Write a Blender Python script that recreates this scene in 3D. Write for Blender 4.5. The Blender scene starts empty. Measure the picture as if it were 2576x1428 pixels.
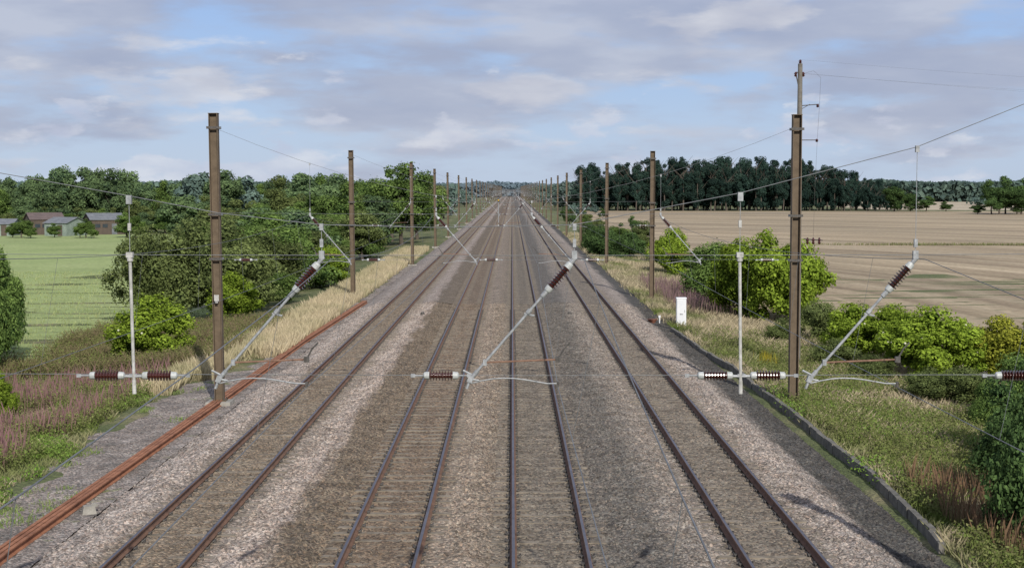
import bpy, math, random
import numpy as np
from mathutils import Vector, Matrix
random.seed(7); rng=np.random.default_rng(7)
S=bpy.context.scene; COL=S.collection
PITCH=math.radians(3.68); F=3700.0; CH=7.45
def ray(px,py):
    cx=(px-1288)/F; cy=(713.5-py)/F
    return (cx, math.cos(PITCH)+cy*math.sin(PITCH), -math.sin(PITCH)+cy*math.cos(PITCH))
def atY(px,py,Y):
    d=ray(px,py); t=Y/d[1]; return (d[0]*t,Y,CH+d[2]*t)
def atZ(px,py,z=-1.0):
    d=ray(px,py); t=(z-CH)/d[2]; return (d[0]*t,d[1]*t,z)
# ------------------------------------------------------------ materials
def nm(name):
    m=bpy.data.materials.new(name); m.use_nodes=True
    nt=m.node_tree; return m,nt.nodes,nt.links,nt.nodes['Principled BSDF']
def ramp(N,stops,interp='LINEAR'):
    r=N.new('ShaderNodeValToRGB'); e=r.color_ramp.elements
    r.color_ramp.interpolation=interp
    e[0].position=stops[0][0]; e[0].color=(*stops[0][1],1)
    e[1].position=stops[-1][0]; e[1].color=(*stops[-1][1],1)
    for p,c in stops[1:-1]:
        k=e.new(p); k.color=(*c,1)
    return r
def mul(N,L,a,b,mode='MULTIPLY',fac=1.0):
    m=N.new('ShaderNodeMix'); m.data_type='RGBA'; m.blend_type=mode
    if isinstance(fac,(int,float)): m.inputs[0].default_value=fac
    else: L.new(fac,m.inputs[0])
    for s,v in ((6,a),(7,b)):
        if isinstance(v,tuple): m.inputs[s].default_value=(*v,1)
        else: L.new(v,m.inputs[s])
    return m.outputs[2]
def simple(name,c1,c2,scale=8,rough=0.7,metal=0.0,bump=0.2,world=False,detail=6,spec=None,coat=0):
    m,N,L,B=nm(name)
    if world:
        g=N.new('ShaderNodeNewGeometry'); src=g.outputs['Position']
    else:
        g=N.new('ShaderNodeTexCoord'); src=g.outputs['Object']
    n=N.new('ShaderNodeTexNoise'); n.inputs['Scale'].default_value=scale; n.inputs['Detail'].default_value=detail
    n.inputs['Roughness'].default_value=0.65
    L.new(src,n.inputs['Vector'])
    r=ramp(N,[(0.32,c1),(0.68,c2)]); L.new(n.outputs['Fac'],r.inputs[0]); L.new(r.outputs[0],B.inputs['Base Color'])
    B.inputs['Roughness'].default_value=rough; B.inputs['Metallic'].default_value=metal
    if coat: B.inputs['Coat Weight'].default_value=coat
    if bump:
        b=N.new('ShaderNodeBump'); b.inputs['Strength'].default_value=bump; b.inputs['Distance'].default_value=0.02
        L.new(n.outputs['Fac'],b.inputs['Height']); L.new(b.outputs[0],B.inputs['Normal'])
    return m
M={}
M['mast']=simple('mast_brown_steel',(0.085,0.06,0.036),(0.15,0.11,0.07),3,0.75)
M['galv']=simple('galvanised_steel',(0.20,0.21,0.215),(0.40,0.41,0.42),14,0.55,0.2)
M['white']=simple('weathered_white_paint',(0.28,0.275,0.25),(0.54,0.53,0.51),9,0.7)
M['cap']=simple('insulator_cap_grey',(0.33,0.35,0.34),(0.52,0.53,0.52),20,0.55,0.1)
M['ins']=simple('brown_glazed_porcelain',(0.045,0.012,0.010),(0.075,0.02,0.016),6,0.18,0,0,coat=0.4)
M['rust']=simple('rust_orange',(0.18,0.07,0.034),(0.36,0.155,0.08),2.5,0.9)
M['rustrod']=simple('rusty_rod',(0.14,0.075,0.05),(0.26,0.15,0.10),12,0.85)
M['dark']=simple('dark_fitting',(0.05,0.045,0.04),(0.13,0.12,0.11),15,0.7,0.3)
M['wire']=simple('wire_metal',(0.14,0.145,0.15),(0.23,0.24,0.25),4,0.55,0.4,0)
M['railside']=simple('rail_side_rust',(0.10,0.055,0.037),(0.20,0.11,0.07),3,0.9)
M['railtop']=simple('rail_running_surface',(0.09,0.085,0.10),(0.17,0.165,0.19),2,0.42,0.7,0)
M['sleeper']=simple('dusty_concrete_sleeper',(0.12,0.098,0.07),(0.27,0.23,0.18),3,0.95,world=True,bump=0.5)
M['conc']=simple('weathered_concrete',(0.19,0.18,0.155),(0.36,0.34,0.30),4,0.95,bump=0.5)
M['kerb']=simple('dark_weathered_concrete',(0.08,0.078,0.068),(0.20,0.185,0.16),3,0.95,bump=0.8)
M['bark']=simple('bark',(0.05,0.04,0.03),(0.12,0.10,0.08),6,0.95,bump=0.6)
M['wood']=simple('pole_wood',(0.11,0.10,0.085),(0.20,0.185,0.16),5,0.9)
M['cab']=simple('cabinet_white_paint',(0.62,0.64,0.66),(0.74,0.75,0.76),2,0.5,bump=0.05)
M['black']=simple('black_plastic',(0.02,0.02,0.02),(0.04,0.04,0.04),5,0.5)
M['terra']=simple('brown_bucket',(0.16,0.06,0.035),(0.22,0.09,0.055),5,0.8)

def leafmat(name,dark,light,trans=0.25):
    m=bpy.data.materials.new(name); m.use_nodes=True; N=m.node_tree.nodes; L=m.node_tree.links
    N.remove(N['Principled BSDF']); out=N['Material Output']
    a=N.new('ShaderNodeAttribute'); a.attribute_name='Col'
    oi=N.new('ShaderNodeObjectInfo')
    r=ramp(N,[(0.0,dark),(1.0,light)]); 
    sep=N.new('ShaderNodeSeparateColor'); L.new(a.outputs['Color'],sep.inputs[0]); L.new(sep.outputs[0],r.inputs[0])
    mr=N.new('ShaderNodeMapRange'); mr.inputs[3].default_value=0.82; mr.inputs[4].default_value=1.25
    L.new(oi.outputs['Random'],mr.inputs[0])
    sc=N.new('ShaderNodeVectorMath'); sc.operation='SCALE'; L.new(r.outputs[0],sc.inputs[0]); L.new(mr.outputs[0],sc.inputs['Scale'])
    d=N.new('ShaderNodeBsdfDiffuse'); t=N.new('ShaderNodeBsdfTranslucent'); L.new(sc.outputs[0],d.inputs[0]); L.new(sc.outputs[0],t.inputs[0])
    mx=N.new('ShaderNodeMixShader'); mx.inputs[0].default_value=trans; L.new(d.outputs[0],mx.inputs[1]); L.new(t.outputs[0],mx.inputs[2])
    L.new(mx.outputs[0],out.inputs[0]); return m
M['leaf_bright']=leafmat('foliage_bright',(0.055,0.095,0.012),(0.31,0.42,0.055),0.3)
M['leaf_yellow']=leafmat('foliage_yellow_green',(0.08,0.11,0.012),(0.42,0.43,0.065),0.3)
M['leaf_mid']=leafmat('foliage_mid',(0.034,0.066,0.022),(0.18,0.265,0.07),0.3)
M['leaf_far']=leafmat('foliage_mid_hazed',(0.048,0.083,0.050),(0.18,0.26,0.11),0.3)  # bluish lift in the leaf colour stands in for distance haze
M['leaf_olive']=leafmat('foliage_olive',(0.05,0.068,0.027),(0.20,0.245,0.085),0.3)
M['leaf_dark']=leafmat('foliage_dark',(0.022,0.044,0.019),(0.105,0.17,0.055),0.25)
M['pine']=leafmat('foliage_pine',(0.012,0.025,0.024),(0.040,0.070,0.052),0.1)
M['haze']=leafmat('foliage_distant',(0.06,0.095,0.09),(0.14,0.20,0.16),0.1)  # aerial haze painted into the leaf colour, no scattering medium
M['haze2']=leafmat('foliage_haze_tinted_far',(0.12,0.165,0.20),(0.17,0.225,0.26),0.1)  # paler, bluer leaf colour carries the haze of greater distance
def colmat(name,trans=0.3):
    m=bpy.data.materials.new(name); m.use_nodes=True; N=m.node_tree.nodes; L=m.node_tree.links
    N.remove(N['Principled BSDF']); out=N['Material Output']
    a=N.new('ShaderNodeAttribute'); a.attribute_name='Col'
    d=N.new('ShaderNodeBsdfDiffuse'); t=N.new('ShaderNodeBsdfTranslucent'); L.new(a.outputs[0],d.inputs[0]); L.new(a.outputs[0],t.inputs[0])
    mx=N.new('ShaderNodeMixShader'); mx.inputs[0].default_value=trans; L.new(d.outputs[0],mx.inputs[1]); L.new(t.outputs[0],mx.inputs[2])
    L.new(mx.outputs[0],out.inputs[0]); return m
M['blade']=colmat('grass_blades')
# ------------------------------------------------------------ mesh builder
class MB:
    def __init__(s): s.v=[]; s.f=[]; s.m=[]; s.mats=[]
    def mi(s,k):
        if k not in s.mats: s.mats.append(k)
        return s.mats.index(k)
    def add(s,vs,fs,k):
        o=len(s.v); i=s.mi(k); s.v+= [tuple(p) for p in vs]
        for f in fs: s.f.append(tuple(a+o for a in f)); s.m.append(i)
    def box(s,c,d,k,rot=None,taper=1.0):
        vs=[]
        for z in (-1,1):
            t=taper if z>0 else 1
            for x,y in ((-1,-1),(1,-1),(1,1),(-1,1)):
                p=Vector((x*d[0]/2*t,y*d[1]/2*t,z*d[2]/2))
                if rot: p=rot@p
                vs.append((p[0]+c[0],p[1]+c[1],p[2]+c[2]))
        s.add(vs,[(3,2,1,0),(4,5,6,7),(0,1,5,4),(1,2,6,5),(2,3,7,6),(3,0,4,7)],k)
    def lathe(s,p0,p1,prof,k,n=12):
        p0=Vector(p0); p1=Vector(p1); a=(p1-p0); ln=a.length; a.normalize()
        u=a.orthogonal().normalized(); w=a.cross(u); vs=[]
        for t,r in prof:
            for i in range(n):
                th=2*math.pi*i/n; vs.append(p0+a*(t*ln)+u*(r*math.cos(th))+w*(r*math.sin(th)))
        fs=[]
        for j in range(len(prof)-1):
            for i in range(n):
                fs.append((j*n+i,j*n+(i+1)%n,(j+1)*n+(i+1)%n,(j+1)*n+i))
        fs.append(tuple(range(n-1,-1,-1))); fs.append(tuple((len(prof)-1)*n+i for i in range(n)))
        s.add(vs,fs,k)
    def tube(s,p0,p1,r,k,n=8,r1=None):
        s.lathe(p0,p1,[(0,r),(1,r if r1 is None else r1)],k,n)
    def poly(s,pts,r,k,n=5):
        pts=[Vector(p) for p in pts]; vs=[]; fs=[]
        for i,p in enumerate(pts):
            a=(pts[min(i+1,len(pts)-1)]-pts[max(i-1,0)]).normalized()
            up=Vector((0,0,1)) if abs(a.z)<0.9 else Vector((0,1,0))
            u=a.cross(up).normalized(); w=a.cross(u)
            for j in range(n):
                th=2*math.pi*j/n; vs.append(p+u*(r*math.cos(th))+w*(r*math.sin(th)))
        for i in range(len(pts)-1):
            for j in range(n):
                fs.append((i*n+j,i*n+(j+1)%n,(i+1)*n+(j+1)%n,(i+1)*n+j))
        s.add(vs,fs,k)
    def obj(s,name,parent=None,loc=None,smooth=False):
        me=bpy.data.meshes.new(name); me.from_pydata(s.v,[],s.f); 
        for k in s.mats: me.materials.append(M[k])
        me.polygons.foreach_set('material_index',s.m)
        if smooth: me.polygons.foreach_set('use_smooth',[True]*len(s.f))
        me.update(); o=bpy.data.objects.new(name,me); COL.objects.link(o)
        if parent: o.parent=parent
        if loc: o.location=loc
        return o
def tag(o,label,cat,group=None):
    o['label']=label; o['category']=cat
    if group: o['group']=group
    return o
def empty(name,loc=(0,0,0)):
    e=bpy.data.objects.new(name,None); e.location=loc; e.empty_display_size=0.2; COL.objects.link(e); return e
def np_mesh(name,V,Fq,mat,col=None,smooth=False,mats=None,nside=4):
    me=bpy.data.meshes.new(name); nv=len(V); nf=len(Fq)
    me.vertices.add(nv); me.vertices.foreach_set('co',np.ascontiguousarray(V,dtype=np.float32).ravel())
    me.loops.add(nf*nside); me.loops.foreach_set('vertex_index',np.ascontiguousarray(Fq,dtype=np.int32).ravel())
    me.polygons.add(nf); me.polygons.foreach_set('loop_start',np.arange(0,nf*nside,nside,dtype=np.int32))
    me.polygons.foreach_set('use_smooth',np.full(nf,smooth))
    me.update(calc_edges=True)
    if col is not None:
        a=me.attributes.new('Col','FLOAT_COLOR','POINT'); c=np.ones((nv,4),dtype=np.float32); c[:,:3]=col
        a.data.foreach_set('color',c.ravel())
    me.materials.append(mat)
    return me
def link(me,name,loc=(0,0,0),parent=None):
    o=bpy.data.objects.new(name,me); o.location=loc; COL.objects.link(o)
    if parent: o.parent=parent
    return o
# ------------------------------------------------------------ terrain
def hx(x): return np.interp(x,[-20,-13.5,-10.5,-10.2,8.7,8.95,10.5,16],[-1,-.42,-.37,-.8,-.75,-.33,-.45,-1.0])
def vnoise(x,y,seed=0,oct=3):
    r=0;a=1;f=1;tot=0
    for o in range(oct):
        xi=np.floor(x*f);yi=np.floor(y*f);xf=x*f-xi;yf=y*f-yi
        xf=xf*xf*(3-2*xf);yf=yf*yf*(3-2*yf)
        def h(i,j):
            t=np.sin(i*127.1+j*311.7+(seed+o)*74.7)*43758.5453; return t-np.floor(t)
        r=r+a*((h(xi,yi)*(1-xf)+h(xi+1,yi)*xf)*(1-yf)+(h(xi,yi+1)*(1-xf)+h(xi+1,yi+1)*xf)*yf); tot+=a;a*=.5;f*=2
    return r/tot
def grid(name,xs,ys,zf,mat,col=None,smooth=True):
    X,Y=np.meshgrid(xs,ys); Z=zf(X,Y); nx=len(xs); ny=len(ys)
    V=np.stack([X.ravel(),Y.ravel(),Z.ravel()],1)
    i=np.arange(nx-1); j=np.arange(ny-1); I,J=np.meshgrid(i,j); a=(J*nx+I).ravel()
    Fq=np.stack([a,a+1,a+1+nx,a+nx],1)
    c=col(X.ravel(),Y.ravel()) if col else None
    return link(np_mesh(name,V,Fq,mat,c,smooth),name)
gm,N,L,B=nm('rough_ground')
g=N.new('ShaderNodeNewGeometry')
n1=N.new('ShaderNodeTexNoise'); n1.inputs['Scale'].default_value=0.35; n1.inputs['Detail'].default_value=8; L.new(g.outputs['Position'],n1.inputs['Vector'])
r1=ramp(N,[(0.3,(0.08,0.11,0.03)),(0.52,(0.13,0.15,0.055)),(0.68,(0.25,0.22,0.12))]); L.new(n1.outputs[0],r1.inputs[0])
n2=N.new('ShaderNodeTexNoise'); n2.inputs['Scale'].default_value=9; n2.inputs['Detail'].default_value=5; L.new(g.outputs['Position'],n2.inputs['Vector'])
r2=ramp(N,[(0.3,(0.45,0.45,0.45)),(0.7,(1.3,1.3,1.3))]); L.new(n2.outputs[0],r2.inputs[0])
L.new(mul(N,L,r1.outputs[0],r2.outputs[0]),B.inputs['Base Color']); B.inputs['Roughness'].default_value=1
b=N.new('ShaderNodeBump'); b.inputs['Strength'].default_value=0.8; b.inputs['Distance'].default_value=0.15; L.new(n2.outputs[0],b.inputs['Height']); L.new(b.outputs[0],B.inputs['Normal'])
xs=np.unique(np.concatenate([np.linspace(-4000,-100,14),np.linspace(-100,-22,14),np.arange(-22,22,0.35),np.linspace(22,100,14),np.linspace(100,4000,14)]))
ys=np.unique(np.concatenate([np.linspace(-80,20,10),np.arange(20,140,0.7),np.linspace(140,600,40),np.linspace(600,6000,20)]))
def zg(X,Y):
    z=hx(X); side=((X<-10.6)|(X>9.1))
    return z+np.where(side&(Y<150),(vnoise(X*1.1,Y*1.1,3)-.5)*.14,0)
o=grid('ground',xs,ys,zg,gm); o['kind']='structure'
def stone_nodes(N,L,B,basecol,scale=19,lo=0.34,hi=1.65,strength=1.0):
    g=N.new('ShaderNodeNewGeometry')
    v=N.new('ShaderNodeTexVoronoi'); v.inputs['Scale'].default_value=scale; L.new(g.outputs['Position'],v.inputs['Vector'])
    s=N.new('ShaderNodeSeparateColor'); L.new(v.outputs['Color'],s.inputs[0])
    r=ramp(N,[(0.0,(lo,lo,lo)),(0.55,(0.95,0.95,0.95)),(1.0,(hi,hi,hi*0.99))]); L.new(s.outputs[0],r.inputs[0])
    r2=ramp(N,[(0.0,(1.08,0.98,0.93)),(0.5,(1,1,1)),(1.0,(0.94,1.0,1.02))]); L.new(s.outputs[1],r2.inputs[0])
    c=mul(N,L,basecol,r.outputs[0]); c=mul(N,L,c,r2.outputs[0])
    nn=N.new('ShaderNodeTexNoise'); nn.inputs['Scale'].default_value=1.3; nn.inputs['Detail'].default_value=7; L.new(g.outputs['Position'],nn.inputs['Vector'])
    r3=ramp(N,[(0.3,(0.72,0.69,0.65)),(0.7,(1.24,1.24,1.24))]); L.new(nn.outputs[0],r3.inputs[0]); c=mul(N,L,c,r3.outputs[0])
    L.new(c,B.inputs['Base Color']); B.inputs['Roughness'].default_value=0.95
    b=N.new('ShaderNodeBump'); b.invert=True; b.inputs['Strength'].default_value=strength; b.inputs['Distance'].default_value=0.03
    L.new(v.outputs['Distance'],b.inputs['Height']); L.new(b.outputs[0],B.inputs['Normal'])
bm,N,L,B=nm('track_ballast')
g=N.new('ShaderNodeNewGeometry'); mp=N.new('ShaderNodeMapping'); mp.inputs['Scale'].default_value=(1.6,0.22,1); L.new(g.outputs['Position'],mp.inputs[0])
n=N.new('ShaderNodeTexNoise'); n.inputs['Scale'].default_value=1.0; n.inputs['Detail'].default_value=7; n.inputs['Roughness'].default_value=.6; L.new(mp.outputs[0],n.inputs['Vector'])
sx=N.new('ShaderNodeSeparateXYZ'); L.new(g.outputs['Position'],sx.inputs[0])
ma=N.new('ShaderNodeMath'); ma.operation='MULTIPLY_ADD'; L.new(n.outputs[0],ma.inputs[0]); ma.inputs[1].default_value=1.4; L.new(sx.outputs[0],ma.inputs[2])
mr=N.new('ShaderNodeMapRange'); mr.inputs[1].default_value=-10.2+.7; mr.inputs[2].default_value=9.2+.7; L.new(ma.outputs[0],mr.inputs[0])
st=[(-10.1,(.24,.21,.19)),(-8.9,(.33,.285,.255)),(-8.4,(.275,.235,.205)),(-7.9,(.20,.158,.113)),(-6.5,(.19,.15,.108)),(-6.2,(.26,.218,.182)),(-5.6,(.34,.288,.25)),(-5.15,(.30,.25,.215)),(-4.85,(.155,.123,.09)),(-3.9,(.15,.118,.085)),(-3.3,(.175,.13,.09)),(-1.9,(.175,.132,.093)),(-1.5,(.26,.212,.168)),(-0.6,(.215,.175,.135)),(0,(.165,.14,.108)),(1.5,(.16,.136,.108)),(2.0,(.128,.114,.098)),(3.0,(.125,.113,.098)),(3.6,(.20,.175,.15)),(4.4,(.245,.21,.178)),(4.8,(.18,.153,.12)),(6.1,(.18,.152,.12)),(6.6,(.265,.225,.192)),(7.4,(.31,.267,.235)),(7.85,(.19,.168,.15)),(8.15,(.072,.068,.062)),(9.1,(.062,.058,.052))]
r=ramp(N,[((x+10.2)/19.4,c) for x,c in st]); L.new(mr.outputs[0],r.inputs[0])
stone_nodes(N,L,B,r.outputs[0])
TR=[-7.2,-2.66,0.78,5.42]
def prof(x):
    return np.interp(x,[-10.2,-9.9,-9.3,-8.7,-8.3,-5.9,-5.2,-4.4,-3.9,-1.5,-.95,-.4,2.0,2.6,3.5,4.2,6.7,7.3,8.1,9.0],
                     [-.42,-.33,-.17,.02,-.03,-.03,.07,.05,-.03,-.03,.04,-.03,-.03,.05,.07,-.03,-.03,.02,-.22,-.28])
def zb(X,Y):
    intr=np.zeros_like(X)
    for t in TR: intr=np.maximum(intr,(np.abs(X-t)<1.2))
    return prof(X)+rng.normal(0,1,X.shape)*np.where(intr>0,.011,.02)+(vnoise(X*1.5,Y*.7,5)-.5)*np.where(intr>0,.03,.1)
o=grid('ballast',np.arange(-10.2,9.02,.06),np.arange(22,96.01,.075),zb,bm,smooth=False); o['kind']='structure'
o=grid('ballast',np.concatenate([[-10.2],np.arange(-9.9,8.9,.3),[9.0]]),np.concatenate([[96.0],np.linspace(100,3000,60)]),lambda X,Y:prof(X),bm,smooth=True); o['kind']='structure'
pm,N,L,B=nm('grey_gravel')
g=N.new('ShaderNodeNewGeometry'); n=N.new('ShaderNodeTexNoise'); n.inputs['Scale'].default_value=0.7; n.inputs['Detail'].default_value=9; n.inputs['Roughness'].default_value=.62; L.new(g.outputs['Position'],n.inputs['Vector'])
r=ramp(N,[(0.30,(.13,.122,.11)),(0.45,(.23,.20,.18)),(0.59,(.28,.245,.22)),(0.66,(.16,.18,.075))]); L.new(n.outputs[0],r.inputs[0]); stone_nodes(N,L,B,r.outputs[0],21)
ysg=np.arange(22,150,.14); nx=30
I,Yg=np.meshgrid(np.arange(nx)/(nx-1),ysg)
w=np.interp(Yg,[22,30,40,52,60,66,90,150],[1.6,2.4,3.2,3.8,3.4,1.2,.8,.8])+(vnoise(Yg*.6,Yg*0+3.,9)-.5)*1.8
Xg=-9.95-w*I; Zg=hx(np.minimum(Xg,-10.5))+(vnoise(Xg*1.1,Yg*1.1,3)-.5)*.14*np.clip((-10.4-Xg)*2,0,1)+.045-np.clip((I-.85)*8,0,1)*.12+rng.normal(0,.008,Xg.shape)
a=(np.arange(len(ysg)-1)[:,None]*nx+np.arange(nx-1)[None,:]).ravel()
o=link(np_mesh('gravel_path',np.stack([Xg.ravel(),Yg.ravel(),Zg.ravel()],1),np.stack([a+1,a,a+nx,a+nx+1],1),pm,None,False),'gravel_path'); o['kind']='structure'
def fieldmat(name,c1,c2,c3,center=None,freq=.5,rough=1.0):
    m,N,L,B=nm(name); g=N.new('ShaderNodeNewGeometry')
    n3=N.new('ShaderNodeTexNoise'); n3.inputs['Scale'].default_value=.02; n3.inputs['Detail'].default_value=9; L.new(g.outputs['Position'],n3.inputs['Vector'])
    if center:
        # drilling rows follow arcs : distance from a far corner of the field
        sub=N.new('ShaderNodeVectorMath'); sub.operation='SUBTRACT'; L.new(g.outputs['Position'],sub.inputs[0]); sub.inputs[1].default_value=(*center,0)
        mp=N.new('ShaderNodeVectorMath'); mp.operation='MULTIPLY'; L.new(sub.outputs[0],mp.inputs[0]); mp.inputs[1].default_value=(1,.75,0)
        ln=N.new('ShaderNodeVectorMath'); ln.operation='LENGTH'; L.new(mp.outputs[0],ln.inputs[0])
        wv=N.new('ShaderNodeMath'); wv.operation='MULTIPLY_ADD'; L.new(n3.outputs[0],wv.inputs[0]); wv.inputs[1].default_value=9; L.new(ln.outputs['Value'],wv.inputs[2])
        sp=N.new('ShaderNodeSeparateXYZ'); L.new(sub.outputs[0],sp.inputs[0])
        def rows(fr,al):
            a=N.new('ShaderNodeMath'); a.operation='MULTIPLY'; L.new(wv.outputs[0],a.inputs[0]); a.inputs[1].default_value=fr
            b=N.new('ShaderNodeMath'); b.operation='MULTIPLY'; L.new(sp.outputs[1],b.inputs[0]); b.inputs[1].default_value=al
            cmb=N.new('ShaderNodeCombineXYZ'); L.new(a.outputs[0],cmb.inputs[0]); L.new(b.outputs[0],cmb.inputs[1])
            n=N.new('ShaderNodeTexNoise'); n.inputs['Scale'].default_value=1; n.inputs['Detail'].default_value=3; L.new(cmb.outputs[0],n.inputs['Vector']); return n.outputs[0]
        r=ramp(N,[(0.30,c1),(0.48,c2),(0.66,c3)]); L.new(rows(freq,.012),r.inputs[0]); c=r.outputs[0]
        rb=ramp(N,[(0.36,(.80,.79,.77)),(0.6,(1.12,1.12,1.1))]); L.new(rows(freq*.22,.006),rb.inputs[0]); c=mul(N,L,c,rb.outputs[0])
        tr=ramp(N,[(0.40,(.62,.60,.56)),(0.455,(1,1,1))]); L.new(rows(freq*.55,.001),tr.inputs[0]); c=mul(N,L,c,tr.outputs[0],'MULTIPLY',.6)
    else:
        n=N.new('ShaderNodeTexNoise'); n.inputs['Scale'].default_value=.12; n.inputs['Detail'].default_value=9; L.new(g.outputs['Position'],n.inputs['Vector'])
        r=ramp(N,[(0.33,c1),(0.5,c2),(0.66,c3)]); L.new(n.outputs[0],r.inputs[0]); c=r.outputs[0]
    r3=ramp(N,[(0.35,(.87,.87,.85)),(0.65,(1.12,1.11,1.1))]); L.new(n3.outputs[0],r3.inputs[0])
    c=mul(N,L,c,r3.outputs[0])
    n4=N.new('ShaderNodeTexNoise'); n4.inputs['Scale'].default_value=2.5; n4.inputs['Detail'].default_value=6; L.new(g.outputs['Position'],n4.inputs['Vector'])
    r4=ramp(N,[(0.35,(.80,.80,.79)),(0.65,(1.15,1.15,1.15))]); L.new(n4.outputs[0],r4.inputs[0]); c=mul(N,L,c,r4.outputs[0])
    L.new(c,B.inputs['Base Color']); B.inputs['Roughness'].default_value=1
    return m
sf=fieldmat('stubble',(0.24,0.18,0.115),(0.35,0.275,0.18),(0.43,0.35,0.24),(-70,95),.42)
gf=fieldmat('meadow_grass',(0.255,0.325,0.115),(0.285,0.35,0.13),(0.315,0.375,0.15))
gs=fieldmat('distant_stubble',(0.34,0.28,0.2),(0.42,0.35,0.25),(0.46,0.4,0.29))
def patch(name,pts,z,mat):
    o=len(pts); me=bpy.data.meshes.new(name); me.from_pydata([(x,y,z) for x,y in pts],[],[tuple(range(o))]); me.materials.append(mat)
    ob=link(me,name); ob['kind']='structure'; return ob
patch('stubble_field',[(17.5,45),(140,45),(260,200),(330,560),(24,575),(18,200)],-.985,sf)
patch('grass_field',[(-120,60),(-20.5,60),(-20,105),(-24,130),(-34,200),(-50,275),(-230,275),(-200,120)],-.985,gf)
patch('distant_field',[(330,575),(150,600),(170,1000),(600,1000),(560,600)],-.97,gs)
# ------------------------------------------------------------ tracks
RP=[(-.075,0),(.075,0),(.075,.012),(.03,.025),(.012,.035),(.012,.115),(.036,.125),(.036,.155),(.03,.16),(-.03,.16),(-.036,.155),(-.036,.125),(-.012,.115),(-.012,.035),(-.03,.025),(-.075,.012)]
def rail_mesh(mb,path,side='railside',topm='railtop',z0=0.0,hw=1.0):
    n=len(RP); vs=[]
    for (x,y,z) in path:
        for a,b in RP: vs.append((x+a*(hw if b>.1 else 1),y,z+b+z0))
    for j in range(len(path)-1):
        for i in range(n):
            k=topm if i in (8,) else side
            q=[vs[j*n+i],vs[j*n+(i+1)%n],vs[(j+1)*n+(i+1)%n],vs[(j+1)*n+i]]
            mb.add(q,[(0,1,2,3)],k)
    mb.add(vs[:n],[tuple(range(n-1,-1,-1))],side); mb.add(vs[-n:],[tuple(range(n))],side)
def sleeper(mb,y0=0,x0=0,clips=True):
    w=.12
    xs_=[-1.25,-1.2,-.45,0,.45,1.2,1.25]; zt=[-.03,.0,-.002,-.018,-.002,.0,-.03]; vs=[]
    for x,z in zip(xs_,zt):
        vs+=[(x0+x,y0-w,-.14),(x0+x,y0-w*.75,z),(x0+x,y0+w*.75,z),(x0+x,y0+w,-.14)]
    fs=[]
    for i in range(6):
        a=i*4
        for q in ((0,1),(1,2),(2,3)): fs.append((a+q[0],a+q[1],a+4+q[1],a+4+q[0]))
    fs+=[(3,2,1,0),(24,25,26,27)]
    mb.add(vs,fs,'sleeper')
    if clips:
        for sgn in (-1,1):
            for s2 in (-1,1):
                cx=x0+sgn*.7525+s2*.115
                mb.box((cx,y0,.025),(.07,.09,.05),'dark'); 
                mb.poly([(cx-.01,y0-.09,.03),(cx+.03*s2,y0-.05,.07),(cx+.03*s2,y0+.05,.07),(cx-.01,y0+.09,.03)],.012,'dark',4)
smb=MB(); sleeper(smb); s0=smb.obj('sleeper'); sme=s0.data; bpy.data.objects.remove(s0)
yst=[-40,0,22]+[22+4*i for i in range(1,40)]+[200,300,500,900,1800,3000]
for k,t in enumerate(TR):
    e=empty('railway_track',(t,0,0)); tag(e,['straight railway track on brown dusty ballast beside rusty scrap rails','straight railway track with rust brown rails on dusty ballast','straight railway track on grey brown ballast under wires','straight railway track beside dark ballast and grassy verge'][k],'railway track','parallel railway tracks')
    for s in (-1,1):
        mb=MB(); rail_mesh(mb,[(s*.7525,y,.012) for y in yst]); mb.obj('rail',e)
    y=26.2+random.random()*.3
    for i in range(100):
        o=link(sme,'sleeper',(random.uniform(-.015,.015),y+random.uniform(-.02,.02),random.uniform(-.034,-.010)+(.010 if k==1 else 0)),e); y+=.65
    mb=MB()
    while y<420: sleeper(mb,y,0,False); y+=.65
    o=mb.obj('sleepers',e); o['kind']='stuff'; o.location.z=-.022
for i,dx in enumerate((-.15,0,.15)):
    pts=[]
    for (px,py) in ((-60,1448),(0,1400),(300,1190),(545,1017),(760,862),(918,760)):
        p=atZ(px,py,-.3); pts.append((p[0]+dx*.85+(.02*math.sin(p[1]*.2+i)),p[1],-.33+.004*i))
    mb=MB(); rail_mesh(mb,pts,'rust','rust',0,1.3); tag(mb.obj('scrap_rail'),'rusty orange scrap rail lying on gravel beside the ballast','rail','scrap rails beside the track')
mb=MB(); mb.box((0,0,.09),(.34,.26,.2),'conc',Matrix.Rotation(.4,3,'Z'),.75); mb.box((.12,.05,.2),(.14,.12,.08),'conc',Matrix.Rotation(.9,3,'Z'),.7)
p=atZ(203,1292,-.35); tag(mb.obj('concrete_block',None,(p[0]+.2,p[1],-.33)),'broken grey concrete lump beside rusty rails','concrete block')
pts=[]
for px,py in ((2372,1372),(2345,1335),(2200,1195),(2080,1105),(1990,1032),(1895,965),(1850,925),(1770,882),(1725,848),(1690,826)):
    p=atZ(px,py,-.15); pts.append((p[0],p[1]))
mb=MB()
for (a,b) in zip(pts[:-1],pts[1:]):
    d=Vector((b[0]-a[0],b[1]-a[1])); nseg=max(1,int(d.length/1.0)); ang=math.atan2(d.y,d.x)
    for i in range(nseg):
        f=(i+.5)/nseg; mb.box((a[0]+d.x*f+random.uniform(-.02,.02),a[1]+d.y*f,-.31+random.uniform(-.02,.02)),(d.length/nseg-.02,.15,.44),'kerb',Matrix.Rotation(ang+random.uniform(-.02,.02),3,'Z'),.96)
tag(mb.obj('kerb_edging'),'low dark concrete edging between ballast and grassy verge','edging')
KX=lambda y: np.interp(y,[p[1] for p in pts]+[400],[p[0] for p in pts]+[8.6])
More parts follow.
